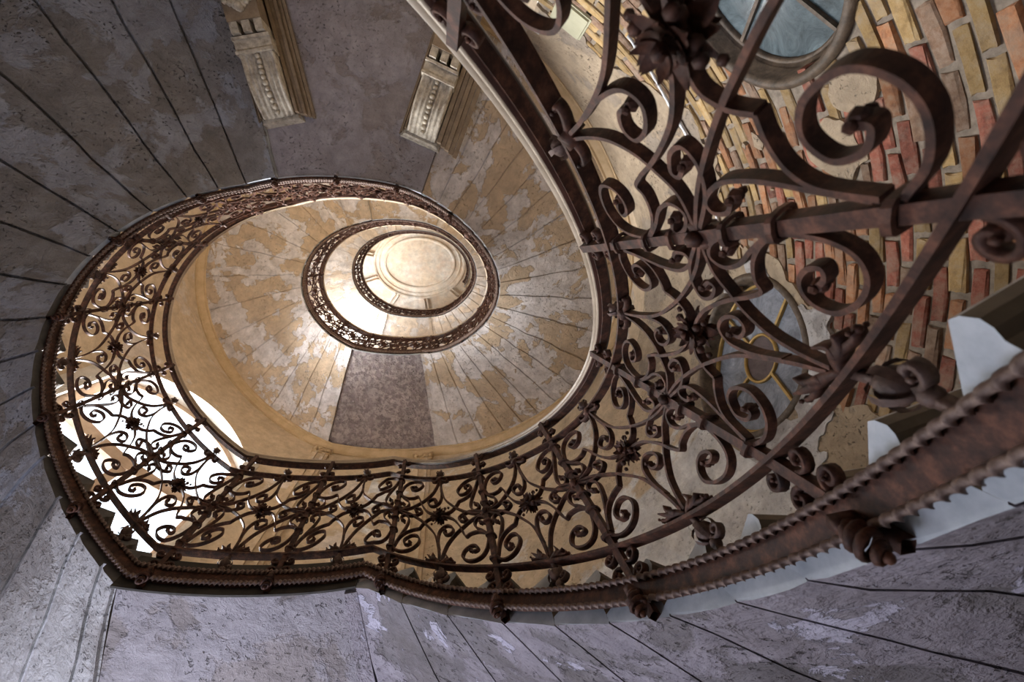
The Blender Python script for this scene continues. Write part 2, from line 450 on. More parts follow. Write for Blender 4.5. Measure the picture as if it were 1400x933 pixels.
def make_balustrade(name, label, phis, detail, loc):
    root = empty(name, loc, label, 'railing', 'wrought iron balustrades winding up the well')
    ps = [s_of(p) for p in phis]
    sA, sB = ps[0], ps[-1]
    step = .02 if detail else .05
    s = np.linspace(sA - .02, sB + .02, int((sB - sA) / step)); hs = H_of(s)
    mb = MB()
    # handrail: dark underside, paler worn moulded lip towards the well
    prof = [(-.030, 1.224), (.012, 1.224), (.020, 1.236), (.018, 1.262), (-.004, 1.275), (-.030, 1.268), (-.036, 1.254)]
    sweep_profile(mb, s, prof, hs, 0)
    hr = mb.build('handrail', [M['wood']], root, True)
    mb = MB()
    sweep_profile(mb, s, [(-.036, 1.246), (-.030, 1.238), (-.030, 1.262), (-.040, 1.262), (-.043, 1.254)], hs, 0)
    sweep_profile(mb, s, [(-.034, 1.232), (-.029, 1.226), (-.029, 1.240), (-.036, 1.239)], hs, 0)
    o = mb.build('handrail_bead', [M['lip']], hr, True); o['label'] = 'paler worn moulding along the handrail'
    if detail:
        mb = MB(); sweep_profile(mb, s, [(-.022, 1.214), (.006, 1.214), (.006, 1.226), (-.022, 1.226)], hs); mb.build('core_rail', M['iron'], root)
    for nm, dh, wv, bw, th in (('lower_bar', BAR0, 0.0, .036, .012), ('upper_bar', BAR0 + PANH, LEAN, .030, .011), ('upper_fillet', BAR0 + PANH + .022, LEAN + .022, .012, .009)):
        mb = MB(); sweep_profile(mb, s, [(wv - bw / 2, dh - th / 2), (wv + bw / 2, dh - th / 2), (wv + bw / 2, dh + th / 2), (wv - bw / 2, dh + th / 2)], hs)
        mb.build(nm, M['iron'], root)
    mb = MB(); sweep_profile(mb, s, [(-.012, .045), (.004, .045), (.004, .115), (-.012, .115)], hs); mb.build('stringer_band', M['iron'], root)
    for dh in (.042, .115):
        mb = MB()
        if detail:
            near_end = s_of(135)
            for a, b, ds, m in ((sA, near_end, .003, 8), (near_end, sB, .005, 6)):
                ss = np.arange(a, b, ds); th = np.linspace(0, TAU, m, endpoint=False)
                tw = ss[:, None] * TAU / .040
                ex, ey = .0125 * np.cos(th)[None], .0048 * np.sin(th)[None]
                W_ = -.020 + ex * np.cos(tw) - ey * np.sin(tw); D_ = H_of(ss)[:, None] + dh + ex * np.sin(tw) + ey * np.cos(tw)
                mb.add(at(np.repeat(ss, m), W_.ravel(), D_.ravel()), grid_faces(len(ss), m, True))
        else:
            ss = np.arange(sA, sB, .02); th = np.linspace(0, TAU, 5, endpoint=False)
            rr = .0105 * (1 + .25 * np.cos(np.arange(len(ss)) * PI))[:, None]
            mb.add(at(np.repeat(ss, 5), (-.018 + rr * np.cos(th)[None]).ravel(), (H_of(ss)[:, None] + dh + rr * np.sin(th)[None]).ravel()), grid_faces(len(ss), 5, True))
        mb.build('rope_moulding', M['dusty_iron'], root, detail)
    bw, bt = .018, .0075
    for i, sp in enumerate(ps):
        h0 = float(H_of(sp)); sl = float((H_of(sp + .05) - H_of(sp - .05)) / .1)
        mb = MB(); zz = np.array([.0, .12, BAR0, BAR0 + .4, BAR0 + PANH, 1.22])
        ww = np.where(zz > BAR0, LEAN * (zz - BAR0) / PANH, 0); q = .0105
        V = np.concatenate([at([sp - q, sp + q, sp + q, sp - q], np.array([-q, -q, q, q]) + w_, h0 + z_) for z_, w_ in zip(zz, ww)])
        mb.add(V, grid_faces(len(zz), 4, True))
        post = mb.build('post', M['iron'], root)
        pieces = []
        for v in (.07, .27, .40, .60, .73, .93):
            w_ = LEAN * v; z_ = h0 + BAR0 + v * PANH; mc = MB(); pieces.append(('collar', mc))
            if detail:
                a = np.linspace(0, TAU, 12, endpoint=False)
                P = []
                for k_ in range(12):
                    for c_, d_ in ((.015, -.006), (.021, -.006), (.021, .006), (.015, .006)):
                        x = c_ * np.sign(math.cos(a[k_])) * abs(math.cos(a[k_])) ** .6; y = c_ * np.sign(math.sin(a[k_])) * abs(math.sin(a[k_])) ** .6
                        P.append(at(sp + x, w_ + y, z_ + d_ + x * sl * .5))
                fs = []
                for k_ in range(12):
                    for j in range(4):
                        fs.append((k_ * 4 + j, k_ * 4 + (j + 1) % 4, ((k_ + 1) % 12) * 4 + (j + 1) % 4, ((k_ + 1) % 12) * 4 + j))
                mc.add(P, fs)
            else:
                sbox(mc, sp - .02, sp + .02, w_ - .02, w_ + .02, z_ - .006, z_ + .006)
        zc = h0 + BAR0 + .5 * PANH; wc = LEAN * .5; mc = MB(); pieces.append(('knot', mc))
        for sx, sw in ((1, 0), (-1, 0), (0, 1), (0, -1)):
            ball(mc, at(sp + sx * .016, wc + sw * .016, zc), .014, 1, 1, 1.3, 6, 5)
        for sg in (-1, 1):
            mq = [MB() for _ in range(4)]; pieces += [('scroll', x) for x in mq]
            volute(mq[0], sp + sg * .012, h0 + BAR0 - .040 + sg * .03 * sl, .023, sg, -1)
            volute(mq[1], sp + sg * .012, h0 + BAR0 + PANH + .055, .019, sg, 1, LEAN)
            volute(mq[2], sp + sg * .012, h0 + 1.175, .018, sg, -1, LEAN)
            volute(mq[3], sp + sg * .014, h0 + .150 + sg * .03 * sl, .022, sg, 1)
        mk = MB()
        c = at(sp, -.040, h0 + .020)
        for k_ in range(4):
            r_ = (.010, .018, .019, .012)[k_]; zc_ = (.030, .014, -.004, -.022)[k_]
            n1, n2 = 10, 5; P = []
            for a_ in range(n1):
                for b_ in range(n2):
                    A_, B_ = TAU * a_ / n1, TAU * b_ / n2
                    P.append((c[0] + (r_ + .0055 * math.cos(B_)) * math.cos(A_), c[1] + (r_ + .0055 * math.cos(B_)) * math.sin(A_), c[2] + zc_ + .008 * math.sin(B_) + .005 * math.cos(A_)))
            fs = [(a_ * n2 + b_, ((a_ + 1) % n1) * n2 + b_, ((a_ + 1) % n1) * n2 + (b_ + 1) % n2, a_ * n2 + (b_ + 1) % n2) for a_ in range(n1) for b_ in range(n2)]
            mk.add(P, fs)
        ball(mk, (c[0], c[1], c[2] - .033), .008)
        pq = at([sp - .01, sp + .01, sp + .01, sp - .01] * 2, [-.05, -.05, .0, .0] * 2, [h0 + .05] * 4 + [h0 + .075] * 4); box_pts(mk, list(pq))
        pieces.append(('wrapped_knob', mk))
        if detail:
            for nm_, q_ in pieces: q_.build(nm_, M['iron'], post, nm_ != 'collar')
        else:
            al = MB()
            for nm_, q_ in pieces[:-1]: al.add(q_.v, q_.f)
            al.build('post_ironwork', M['iron'], post)['kind'] = 'stuff'
    for i in range(len(ps) - 1):
        s0, s1 = ps[i], ps[i + 1]; k = 6 if detail else 3
        sm = (s0 + s1) / 2; hm = float(H_of(sm)); sl = float((H_of(sm + .05) - H_of(sm - .05)) / .1)
        mb = MB()
        for rot in (0, 1):
            for key in ('D', 'E'): strand(mb, panel_path(key, s0, s1, rot, k), bw, bt, lean)
        if not detail:
            for rot in (0, 1):
                for keys, kn in SCROLLS:
                    for key in keys: strand(mb, panel_path(key, s0, s1, rot, k), bw, bt, lean)
            ball(mb, at(sm, LEAN * .5, hm + BAR0 + .5 * PANH), .045, 1, 1, 1.2)
            globe(mb, sm, hm + BAR0 - .062, 0, .03, 0); globe(mb, sm, hm + BAR0 + PANH + .06, LEAN, .026, 0)
            mb.build('railing_panel', M['iron'], root)['kind'] = 'stuff'; continue
        pn = mb.build('railing_panel', M['iron'], root, False)
        for rot in (0, 1):
            for keys, kn in SCROLLS:
                m2 = MB()
                for j, key in enumerate(keys): strand(m2, panel_path(key, s0, s1, rot, k), bw, bt, lean, kn)
                m2.build('scroll', M['iron'], pn, False)
        m2 = MB(); rosette(m2, sm, hm + BAR0 + .5 * PANH, LEAN * .5, .047); m2.build('acanthus_rosette', M['iron'], pn, True)
        for dh in (BAR0 - .062,):
            m2 = MB(); globe(m2, sm, hm + dh, 0, .030, hm + BAR0)
            volute(m2, sm - .008, hm + dh - .028, .018, -1, -1); ball(m2, at(sm, 0, hm + dh - .04), .014)
            strand(m2, catmull([(sm, hm + dh - .03), (sm + .005, hm + dh - .06), (sm + .02, hm + .1)], 3), .016, .012)
            m2.build('globe_flower', M['worn_iron'], pn, True)
        m2 = MB(); globe(m2, sm, hm + BAR0 + PANH + .062, LEAN, .024, hm + BAR0 + PANH); m2.build('globe_flower', M['worn_iron'], pn, True)
        m2 = MB(); leaf_spray(m2, sm, hm + BAR0 + .012, sl, lean); m2.build('leaf_spray', M['iron'], pn, True)
        m2 = MB()
        for sg in (-1, 1):
            P = catmull([(sm, hm + BAR0 + PANH - .012), (sm + sg * .03, hm + BAR0 + PANH - .035), (sm + sg * .05, hm + BAR0 + PANH - .03), (sm + sg * .048, hm + BAR0 + PANH - .012)], 4)
            P[:, 1] += (P[:, 0] - sm) * sl
            strand(m2, P, .018, np.linspace(.012, .006, len(P)), lean, .008)
        sbox(m2, sm - .016, sm + .016, -.016 + LEAN, .016 + LEAN, hm + BAR0 + PANH - .03, hm + BAR0 + PANH - .004)
        m2.build('tendril', M['iron'], pn, True)
    return root

s184, s333 = s_of(184), s_of(333)
upper_phis = [float(np.degrees(np.interp(x, SS, PH))) for x in np.linspace(s184, s333, 8)[1:-1]]
BASE = [-27, -6, 17, 40, 70, 100, 127, 148, 166, 184] + upper_phis
make_balustrade('iron_balustrade', 'rusty scrolled iron railing of the lowest, nearest flight around the well', [float(np.degrees(np.interp(s_of(-27.9) - .466 * k_, SS, PH))) for k_ in (2, 1)] + BASE, True, tuple(at(s_of(-64), 0, -.6)))
make_balustrade('iron_balustrade', 'middle ring of dark iron railing one storey above the nearest one', [BASE[-1]] + [b + 360 for b in BASE], False, tuple(at(s_of(-27), 0, 5.3)))
make_balustrade('iron_balustrade', 'smallest topmost ring of iron railing just below the cream ceiling', [BASE[-1] + 360] + [b + 720 for b in BASE] + [720 + 333, 720 + 354, 720 + 377], False, tuple(at(s_of(-27), 0, 9.5)))

# ------------------------------------------------------------------ stairs
WW = 1.535      # distance from the well edge to the wall
WS = [.012, .30, .75, 1.15, WW + .02]
def vn(x, y):
    def g(a, b): return (math.sin(a * 127.1 + b * 311.7) * 43758.5453) % 1.0
    xi, yi = math.floor(x), math.floor(y); u, v = x - xi, y - yi; u = u * u * (3 - 2 * u); v = v * v * (3 - 2 * v)
    return (g(xi, yi) * (1 - u) + g(xi + 1, yi) * u) * (1 - v) + (g(xi, yi + 1) * (1 - u) + g(xi + 1, yi + 1) * u) * v
def step_block(parent, s0, s1, top, soff, nose=True, wsx=None, em='marble', c=.0016, jitter=.014):
    s0, s1 = s0 + .034, s1 + .034
    h0, h1 = float(H_of(s0)), float(H_of(s1)); mb = MB()
    d_ = max(.004, c * 4)
    soffit = [(s0, h0 + d_), (s0 + c, h0 + d_), (s0 + c, h0)]
    for x in np.linspace(s0 + c, s1 - c, 5)[1:-1]: soffit.append((x, float(H_of(x))))
    soffit += [(s1 - c, h1), (s1 - c, h1 + d_), (s1, h1 + d_)]
    ts = [(s1, top)]
    nz_ = [(s0 - .028, top), (s0 - .034, top - .012), (s0 - .034, top - .030), (s0 - .026, top - .040), (s0 - .014, top - .046), (s0 - .006, top - .060), (s0, top - .085)] if nose else [(s0, top)]
    prof = soffit + ts + nz_; n = len(prof); wl = list(np.linspace((wsx or WS)[0], (wsx or WS)[-1], 14)); jit = jitter
    mi = [0] * (len(soffit) - 1) + [1] + [1] + ([1] + [2] * 6 + [2] if nose else [1])
    mi = mi[:n] + [1] * (n - len(mi))
    V = []
    for wv in wl:
        j0 = jit * (vn(s0 * 3.1, wv * 6) - .5); j1 = jit * (vn(s1 * 3.1, wv * 6) - .5); gc = .5 + 1.2 * vn(s0 * 5, wv * 9)
        q = [((p[0] + (j0 if k < 3 else j1 if len(soffit) - 3 <= k < len(soffit) else 0)), p[1]) for k, p in enumerate(prof)]
        q[1] = (q[0][0] + c * gc, q[1][1]); q[2] = (q[0][0] + c * gc, h0)
        V.append(at([p[0] for p in q], wv, [p[1] for p in q]))
    V = np.concatenate(V)
    o = len(mb.v); mb.v += [tuple(map(float, q)) for q in V]
    for i in range(len(wl) - 1):
        for j in range(n):
            a = i * n + j; b = i * n + (j + 1) % n
            mb.f.append((a, a + n, b + n, b)); mb.m.append(mi[j])
    mb.f.append(tuple(range(n))); mb.m.append(1)
    mb.f.append(tuple((len(wl) - 1) * n + j for j in reversed(range(n)))); mb.m.append(1)
    return mb.build('step', [soff, M[em], M['riser']], parent, False)
def flight(label, phis, soff, tread=.2, nose=True, wsx=None, em='marble', jc=.0016):
    root = empty('stair_flight', tuple(at(s_of(phis[0]), .7, float(H_of(s_of(phis[0]))))), label, 'stairs', 'flights of stairs around the well')
    ss = [s_of(p) for p in phis]
    for a, b in zip(ss[:-1], ss[1:]): step_block(root, a, b, max(float(H_of(a)) + tread, float(H_of(b + .034)) + .03), M['soffit_white'] if em == 'grime' and a < s_of(149) else soff, nose, wsx, 'marble' if em == 'grime' and a > s_of(187) else em, jc)  # whiter soffit on the first steps also paints in the strong light there
    return root
def even(p0, p1, n):
    a, b = s_of(p0), s_of(p1)
    return [float(np.degrees(np.interp(x, SS, PH))) for x in np.linspace(a, b, n + 1)]
A0 = [-74, -66, -57, -47, -38, -29.5, -21, -13, -6, 0.5, 7, 14, 21.5, 29.5, 39, 51, 62.5, 75.5]
flight('lowest stone flight with white marble step ends and brown risers at lower right', A0, M['soffit_low'])
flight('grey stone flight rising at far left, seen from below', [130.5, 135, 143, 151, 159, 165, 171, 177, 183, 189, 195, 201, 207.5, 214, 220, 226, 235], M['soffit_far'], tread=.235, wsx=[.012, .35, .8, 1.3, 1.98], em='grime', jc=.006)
a1 = [p + 360 for p in [B2 * 180 / PI - 360 + 2]]
flight('flaking stone flight curving right of the middle railing ring', even(291, 360 + 75.5, 19), M['soffit_up'], jc=.0035)
flight('ochre and white flaking flight left of the middle railing ring', even(360 + 130.5, 360 + 235, 16), M['soffit_up'], jc=.0035)
flight('pale flight curving right inside the middle ring', even(360 + 291, 720 + 75.5, 17), M['soffit_top'], jc=.005)
flight('pale flight curving left just under the topmost railing ring', even(720 + 130.5, 720 + 235, 15), M['soffit_top'], jc=.005)

def landing(label, p0, p1, hb, m, beam=.05, up=.055, top=.2, edge=0.0, em='marble', bm=None):
    sa, sb = s_of(p0) + .034, s_of(p1) + .034
    root = empty('stair_landing', tuple(at((sa + sb) / 2, .7, hb)), label, 'landing', 'landings between the flights')
    s = np.linspace(sa, sb, 24); mb = MB(); n = len(s)
    for wv, mi_ in ():
        pass
    m_ = 4
    V = []
    for x in s:
        V += list(at(x, [.012, WW + .02, WW + .02, .012], [hb + up, hb + up, hb + top, hb + top]))
    mb.add(V, []);
    for i in range(n - 1):
        for j in range(4):
            a = i * 4 + j; b = i * 4 + (j + 1) % 4
            mb.f.append((a, a + 4, b + 4, b)); mb.m.append(0 if j == 0 else 1)
    mb.f.append((0, 1, 2, 3)); mb.m.append(0); mb.f.append(tuple(4 * (n - 1) + j for j in (3, 2, 1, 0))); mb.m.append(0)
    mb.build('slab', [m, M['marble']], root)
    if beam:
        for a, b in ((sa, sa + beam),):
            mb = MB(); ss = np.linspace(a, b, 5)
            for i in range(4): sbox(mb, ss[i], ss[i + 1], .03, WW + .02, hb - .004, hb + up + .002)
            mb.build('beam', bm or m, root)
    # stone edge strip facing the well
    mb = MB(); ss = np.linspace(sa, sb, 20); sweep_profile(mb, ss, [(.004, edge), (.014, edge), (.014, top), (.004, top)], np.full(20, hb)); mb.build('edge_stone', M[em], root)
    return root
landing('grey plastered landing slab between flights at bottom left of centre', 75.5, 130.5, HB, M['panel_low'], em='soot', bm=M['soffit_low'])
lt = landing('mauve landing slab at the top between two carved brackets', 235, 291, HT, M['panel_low'], 0, edge=.04)
landing('mottled purple landing slab below the middle railing ring', 435.5, 490.5, HB + S1, M['panel_up'], 0)
landing('ochre landing slab above the middle railing ring', 595, 651, HT + S1, M['soffit_up'], 0)
landing('pale landing slab below the topmost railing ring', 795.5, 850.5, HB + S1 + S2, M['soffit_top'])
landing('pale gallery slab of the top storey', 955, 1100, HT + S1 + S2, M['soffit_top'], 0)

# carved consoles under the upper landing
def console(label_side, end_l, end_r, out, wide=.13):
    """end_l, end_r: plan points of the inner end; out: unit vector to the wall"""
    el, er, ov = Vector(end_l), Vector(end_r), Vector(out).normalized()
    L = 1.0; hp = HT + .055 + ZF
    lat = (er - el); half = lat.length / 2; lat.normalize(); mid = (el + er) / 2
    def P(x, y, z):
        q = mid + ov * x + lat * y
        return (q.x, q.y, hp - z)
    sup = MB()
    def bx(mb, x0, x1, y0, y1, z0, z1, tx=0.0):
        box_pts(mb, [P(x0 + tx, y0 + tx, z1), P(x1, y0 + tx, z1), P(x1, y1 - tx, z1), P(x0 + tx, y1 - tx, z1), P(x0, y0, z0), P(x1, y0, z0), P(x1, y1, z0), P(x0, y1, z0)])
    root = MB()
    bx(root, 0, .16, -half, half, 0, .022, .012); bx(root, .015, .16, -half + .018, half - .018, .022, .045, .014)
    ob = root.build('bracket', M['cream'], lt); ob['label'] = label_side
    b = MB(); hw = half * .72
    xs = np.linspace(.05, .46, 16); t = (xs - .05) / .41
    z = .05 + .16 * t + .055 * np.sin(PI * np.minimum(1, t * 1.15)) ** 1.0
    ny = 25; y = np.linspace(-hw, hw, ny)
    yy = y / hw
    rel = .022 * np.cos(yy * PI * 3.5) ** 2 * (np.abs(yy) > .22) + .014 * (np.abs(yy) > .88)
    V = [];
    for i in range(len(xs)):
        V.append(P(xs[i], -hw, 0))
        for j in range(ny): V.append(P(xs[i], y[j], z[i] + rel[j]))
        V.append(P(xs[i], hw, 0))
    b.add(V, grid_faces(len(xs), ny + 2)); b.build('fluted_scroll', M['cream'], ob, True)
    b = MB()
    for k in range(11):
        x = .08 + .36 * k / 10; tt = (x - .05) / .41
        ball(b, P(x, 0, .060 + .16 * tt + .055 * math.sin(PI * min(1, tt * 1.15)) + .004), .018 + .004 * (k % 2))
    b.build('bead_row', M['cream'], ob, True)
    b = MB(); bx(b, .46, .55, -hw * 1.06, hw * 1.06, 0, .235, 0); bx(b, .455, .475, -hw * 1.1, hw * 1.1, .0, .25); bx(b, .545, .565, -hw * 1.08, hw * 1.08, .0, .262); b.build('band', M['cream'], ob)
    for k in (-1, 0, 1):
        b = MB(); c_ = k * hw * .70; bx(b, .57, .65, c_ - hw * .29, c_ + hw * .29, 0, .285, .008); b.build('dentil', M['cream'], ob)
    b = MB(); bx(b, .65, L, -hw * .95, hw * .95, 0, .30); b.build('block', M['mould'], ob)
    b = MB()
    for k in range(7):
        a = (k - 3) / 3 * 1.15
        for r_ in (.35, .65, 1.0):
            q = P(.72 + .10 * r_ * math.cos(a), hw * .75 * r_ * math.sin(a), .31 + .02 * r_); ball(b, q, .026 * (1.1 - .3 * r_), nu=7, nv=5)
    ball(b, P(.72, 0, .32), .035)
    b.build('shell', M['cream'], ob, True)
    b = MB()
    for side, ww_ in ((1, wide), (-1, .05)):
        for k in range(5):
            w0 = half * .78 + (ww_ - .0) * k / 5; w1 = half * .78 + ww_ * (k + 1) / 5 - .004
            zz = (.11, .075, .085, .045, .03)[k]
            y0, y1 = (w0, w1) if side > 0 else (-w1, -w0)
            bx(b, .06 - .012 * k, L, y0, y1, 0, zz)
    b.build('side_moulding', M['mould'], ob)
console('left carved cream bracket with fluted scroll and beads', (-1.43, -.96), (-1.10, -1.03), (-.20, -.98))
console('right carved cream bracket with fluted scroll and beads', (-.37, -.95), (-.06, -.82), (.36, -.93), .19)

# ------------------------------------------------------------------ wall shell
# wall surface parameter: plan angle about the oval's centre -> s
_wp = at(SS, WW, 0); _wa = np.unwrap(np.arctan2(_wp[:, 1] - CY, _wp[:, 0] - CX))
_wa = _wa - TAU * round((_wa[np.argmin(np.abs(SS))]) / TAU)
QQ = np.concatenate([[0], np.cumsum(np.hypot(np.diff(_wp[:, 0]), np.diff(_wp[:, 1])))])
QQ = QQ - np.interp(0.0, SS, QQ)
def ws(deg): return float(np.interp(np.interp(R_(deg), _wa, SS), SS, QQ))   # metres along the wall
USEQ = True
def march(mb, s0, s1, h0, h1, ds, f, wf, skirt=None, mi=0, smi=0):
    """marching squares: keep f > 0"""
    ns = max(2, int(round((s1 - s0) / ds)) + 1); nh = max(2, int(round((h1 - h0) / ds)) + 1)
    sg = np.linspace(s0, s1, ns); hg = np.linspace(h0, h1, nh)
    G = np.stack(np.meshgrid(sg, hg, indexing='ij'), -1); F = f(G[..., 0], G[..., 1])
    idx = {}; pts = []; faces = []; edges = []
    def vid(key, p):
        if key not in idx: idx[key] = len(pts); pts.append(p)
        return idx[key]
    def cut(a, b):
        k = (min(a, b), max(a, b)); a, b = k
        fa, fb = F[a], F[b]; t = fa / (fa - fb); t = min(max(t, .02), .98)
        return vid(('e', k), G[a] * (1 - t) + G[b] * t)
    for i in range(ns - 1):
        for j in range(nh - 1):
            c = [(i, j), (i + 1, j), (i + 1, j + 1), (i, j + 1)]
            ins = [F[q] > 0 for q in c]
            if not any(ins): continue
            if all(ins): faces.append([vid(('g', q), G[q]) for q in c]); continue
            poly = []; cuts = []
            for k in range(4):
                a, b = c[k], c[(k + 1) % 4]
                if ins[k]: poly.append(vid(('g', a), G[a]))
                if ins[k] != ins[(k + 1) % 4]:
                    q = cut(a, b); poly.append(q); cuts.append(q)
            if len(poly) >= 3: faces.append(poly)
            if len(cuts) == 2: edges.append(tuple(cuts))
    if not pts: return
    P = np.array(pts)
    V = at(P[:, 0], wf, P[:, 1]); mb.add(V, faces, mi)
    if skirt is not None and edges:
        o = len(mb.v) - len(V)
        V2 = at(P[:, 0], skirt, P[:, 1]); o2 = len(mb.v); mb.v += [tuple(map(float, q)) for q in V2]
        for a, b in edges: mb.f.append((o + a, o + b, o2 + b, o2 + a)); mb.m.append(smi)

WINS = [(133, 165, 3.15, 5.95, .67, 0.0), (133, 165, 3.15, 5.95, .67, S1), (133, 165, 3.15, 5.95, .67, S1 + S2)]
def arch_sdf(s, h, win):
    a0, a1, hs, hp, rise, dz = win; sa, sb = ws(a0), ws(a1)
    mid, half = (sa + sb) / 2, (sb - sa) / 2
    top = hp + dz + rise * (1 - ((s - mid) / half) ** 2)
    return np.minimum(np.minimum(half - np.abs(s - mid), h - hs - dz), top - h)
# oculi
OC = [(4.9, 3.09, .545), (320.5 - 360, 2.31, .455)]
OCS = [(ws(a), h, r) for a, h, r in OC]
TOPH = 16.0
def wall_piece(name, d0, d1, h0, h1, f=None, m='wall', ds=.12, depth=None):
    mb = MB(); s0, s1 = ws(d0), ws(d1)
    if f is None:
        n = max(2, int((s1 - s0) / .1)); s = np.linspace(s0, s1, n); hh = np.linspace(h0, h1, 3)
        V = at(np.repeat(s, 3), WW, np.tile(hh, n)); mb.add(V, grid_faces(n, 3))
    else: march(mb, s0, s1, h0, h1, ds, f, WW, depth, 0, 1)
    o = mb.build(name, [M[m], M['white_plaster']]); o['kind'] = 'structure'; return o
_W = WW
wall_piece('wall_north', 168.5, 250, HT + .15, TOPH, None, 'wall')
wall_piece('wall_north', 168.5, 190, -ZF, HT + .16, None, 'wall')
wall_piece('wall_north', 236, 250, -ZF, HT + .16, None, 'wall')
WW = _W + .43
wall_piece('wall_north', 190, 236, -ZF, HT + .2, None, 'wall')
WW = _W
mb = MB()
for a_, b_ in ((189.6, 190.2), (235.8, 236.4)): sbox(mb, ws(a_), ws(b_), WW - .005, WW + .46, -ZF, HT + .2)
_q = np.linspace(ws(189.6), ws(236.4), 14)
for i in range(13): sbox(mb, _q[i], _q[i + 1], WW - .004, WW + .46, HT + .15, HT + .2)
o = mb.build('wall_north', M['wall']); o['kind'] = 'structure'
wall_piece('wall_north', 250, 300, -ZF, TOPH, None, 'wall')
wall_piece('wall_south', 18, 100, -ZF, TOPH, None, 'wall_pale')
wall_piece('wall_south', 100, 129.5, 1.7, TOPH, None, 'wall')
def winf(s, h):
    r = np.full(np.shape(s), -9.0)
    for wn in WINS: r = np.maximum(r, arch_sdf(s, h, wn))
    return -r
wall_piece('wall_west', 129.5, 168.5, 1.7, TOPH, winf, 'wall', .055, WW + .34)
wall_piece('wall_west', 129.5, 168.5, -ZF, 1.7, None, 'wall')
# unseen opening made for the low light: jambs left and right of it
wall_piece('wall_south', 100, 104, -ZF, 1.7, None, 'wall'); wall_piece('wall_south', 126, 129.5, -ZF, 1.7, None, 'wall')

# brick wall on the east
def vnoise(x, y, seed=0):
    xi = np.floor(x).astype(int); yi = np.floor(y).astype(int); xf = x - xi; yf = y - yi
    def hsh(a, b):
        n = (a * 374761393 + b * 668265263 + seed * 974711) & 0x7fffffff
        n = (n ^ (n >> 13)) * 1274126177 & 0x7fffffff
        return ((n ^ (n >> 16)) & 0xffff) / 65535.0
    u = xf * xf * (3 - 2 * xf); v = yf * yf * (3 - 2 * yf)
    return (hsh(xi, yi) * (1 - u) + hsh(xi + 1, yi) * u) * (1 - v) + (hsh(xi, yi + 1) * (1 - u) + hsh(xi + 1, yi + 1) * u) * v
def fbm(s, h, seed=0):
    r = 0; a = .5; k = 1.0
    for o in range(4): r = r + a * vnoise(s * k, h * k, seed + o); a *= .5; k *= 2.1
    return r / .9375
sE0, sE1 = ws(-60), ws(18)
def ocu(s, h, grow=0.0):
    d = np.full(np.shape(s), 9.0)
    for a, b, r in OCS: d = np.minimum(d, np.hypot(s - a, h - b) - r - grow)
    return d
mb = MB(); march(mb, sE0, sE1, -ZF, 5.0, .06, lambda s, h: ocu(s, h), WW + .010, WW + .36, 0, 1)
wall_e = mb.build('wall_east', [M['mortar'], M['mould']]); wall_e['kind'] = 'structure'
wall_piece('wall_east', -60, 18, 5.0, TOPH, None, 'wall')
# where the render has fallen away (plan angle, height, radius)
EXTRA = [(-36, 3.75, .10), (-28, 3.6, .10), (-18, 3.9, .08), (-10, 3.7, .07)]
PATCH = [(339.8, 2.28, .13), (340.5, 2.68, .13), (335.5, 2.80, .10), (3.5, 3.1, .62), (11, 2.15, .2), (333, 2.1, .05), (352, 2.62, .04), (318, 3.15, .1)]
HBD = [(-60, 3.85), (-46, 3.75), (-40, 3.6), (-34, 3.35), (-20, 3.28), (-9, 3.2), (-2, 2.72), (3, 2.45), (8, 2.2), (12, 1.85), (18, 1.4)]
def plast(s, h):
    d = h - np.interp(s, [ws(a) for a, b in HBD], [b for a, b in HBD])
    for a, b, r in EXTRA: d = np.minimum(d, np.hypot(s - ws(a), h - b) - r)
    e = np.full(np.shape(s), 9.0)
    for a, b, r in PATCH:
        a = a - 360 if a > 180 else a
        e = np.minimum(e, np.hypot(s - ws(a), h - b) - r)
    n = (fbm(s * 3 + 3, h * 3, 3) - .5)
    f = np.maximum(d, -e) + n * .42
    f = f + (fbm(s * 14, h * 14, 9) - .5) * .07
    return np.minimum(f, ocu(s, h, .01))
mb = MB(); march(mb, sE0, sE1, .4, 5.0, .028, plast, WW - .012, WW + .012, 0, 0)
rd = mb.build('render_coat', [M['render']], wall_e); rd['label'] = 'remaining beige plaster coat with broken edges'
def white(s, h):
    d = np.full(np.shape(s), 9.0)
    for a, b, r in ((-1, 2.60, .15), (3, 2.46, .14), (8, 2.44, .16), (12, 2.42, .18), (15.5, 2.55, .28), (-9, 3.05, .10), (12.5, 2.75, .16)): d = np.minimum(d, np.hypot(s - ws(a), h - b) - r)
    return np.minimum(-d + (fbm(s * 5, h * 5, 21) - .5) * .30 + (fbm(s * 18, h * 18, 2) - .5) * .06, ocu(s, h, .03))
mb = MB(); march(mb, sE0, sE1, 1.6, 3.6, .022, white, WW - .020, WW + .012, 0, 0)
rd = mb.build('white_coat', M['soffit_white'], wall_e); rd['label'] = 'ragged white plaster left around the lower round window'
# individual bricks
variants = []
def brick_mesh(i):
    rnd = random.Random(100 + i); mb = MB(); lx, ly, lz = .117, .03, .031
    b = .006
    ring = []
    for zx, ins in ((-ly, .0), (-ly + b, b * 0), (ly, 0)):
        pass
    def jit(a): return a + rnd.uniform(-.0075, .0060)
    V = []
    for (yy, k) in ((-ly, -b), (-ly + b, 0), (ly, 0)):
        for sx, sz in ((-1, -1), (0, -1), (1, -1), (1, 0), (1, 1), (0, 1), (-1, 1), (-1, 0)):
            V.append((jit(sx * (lx + k)), yy + rnd.uniform(-.002, .002), jit(sz * (lz + k))))
    mb.add(V, grid_faces(3, 8, True)); mb.f.append(tuple(range(7, -1, -1))); mb.m.append(0)
    return mb
for mi_ in range(4):
    for v_ in range(3):
        variants.append(brick_mesh(mi_ * 3 + v_).mesh('brick', [BR[mi_]]))
ZC = Vector((0, 0, ZF))
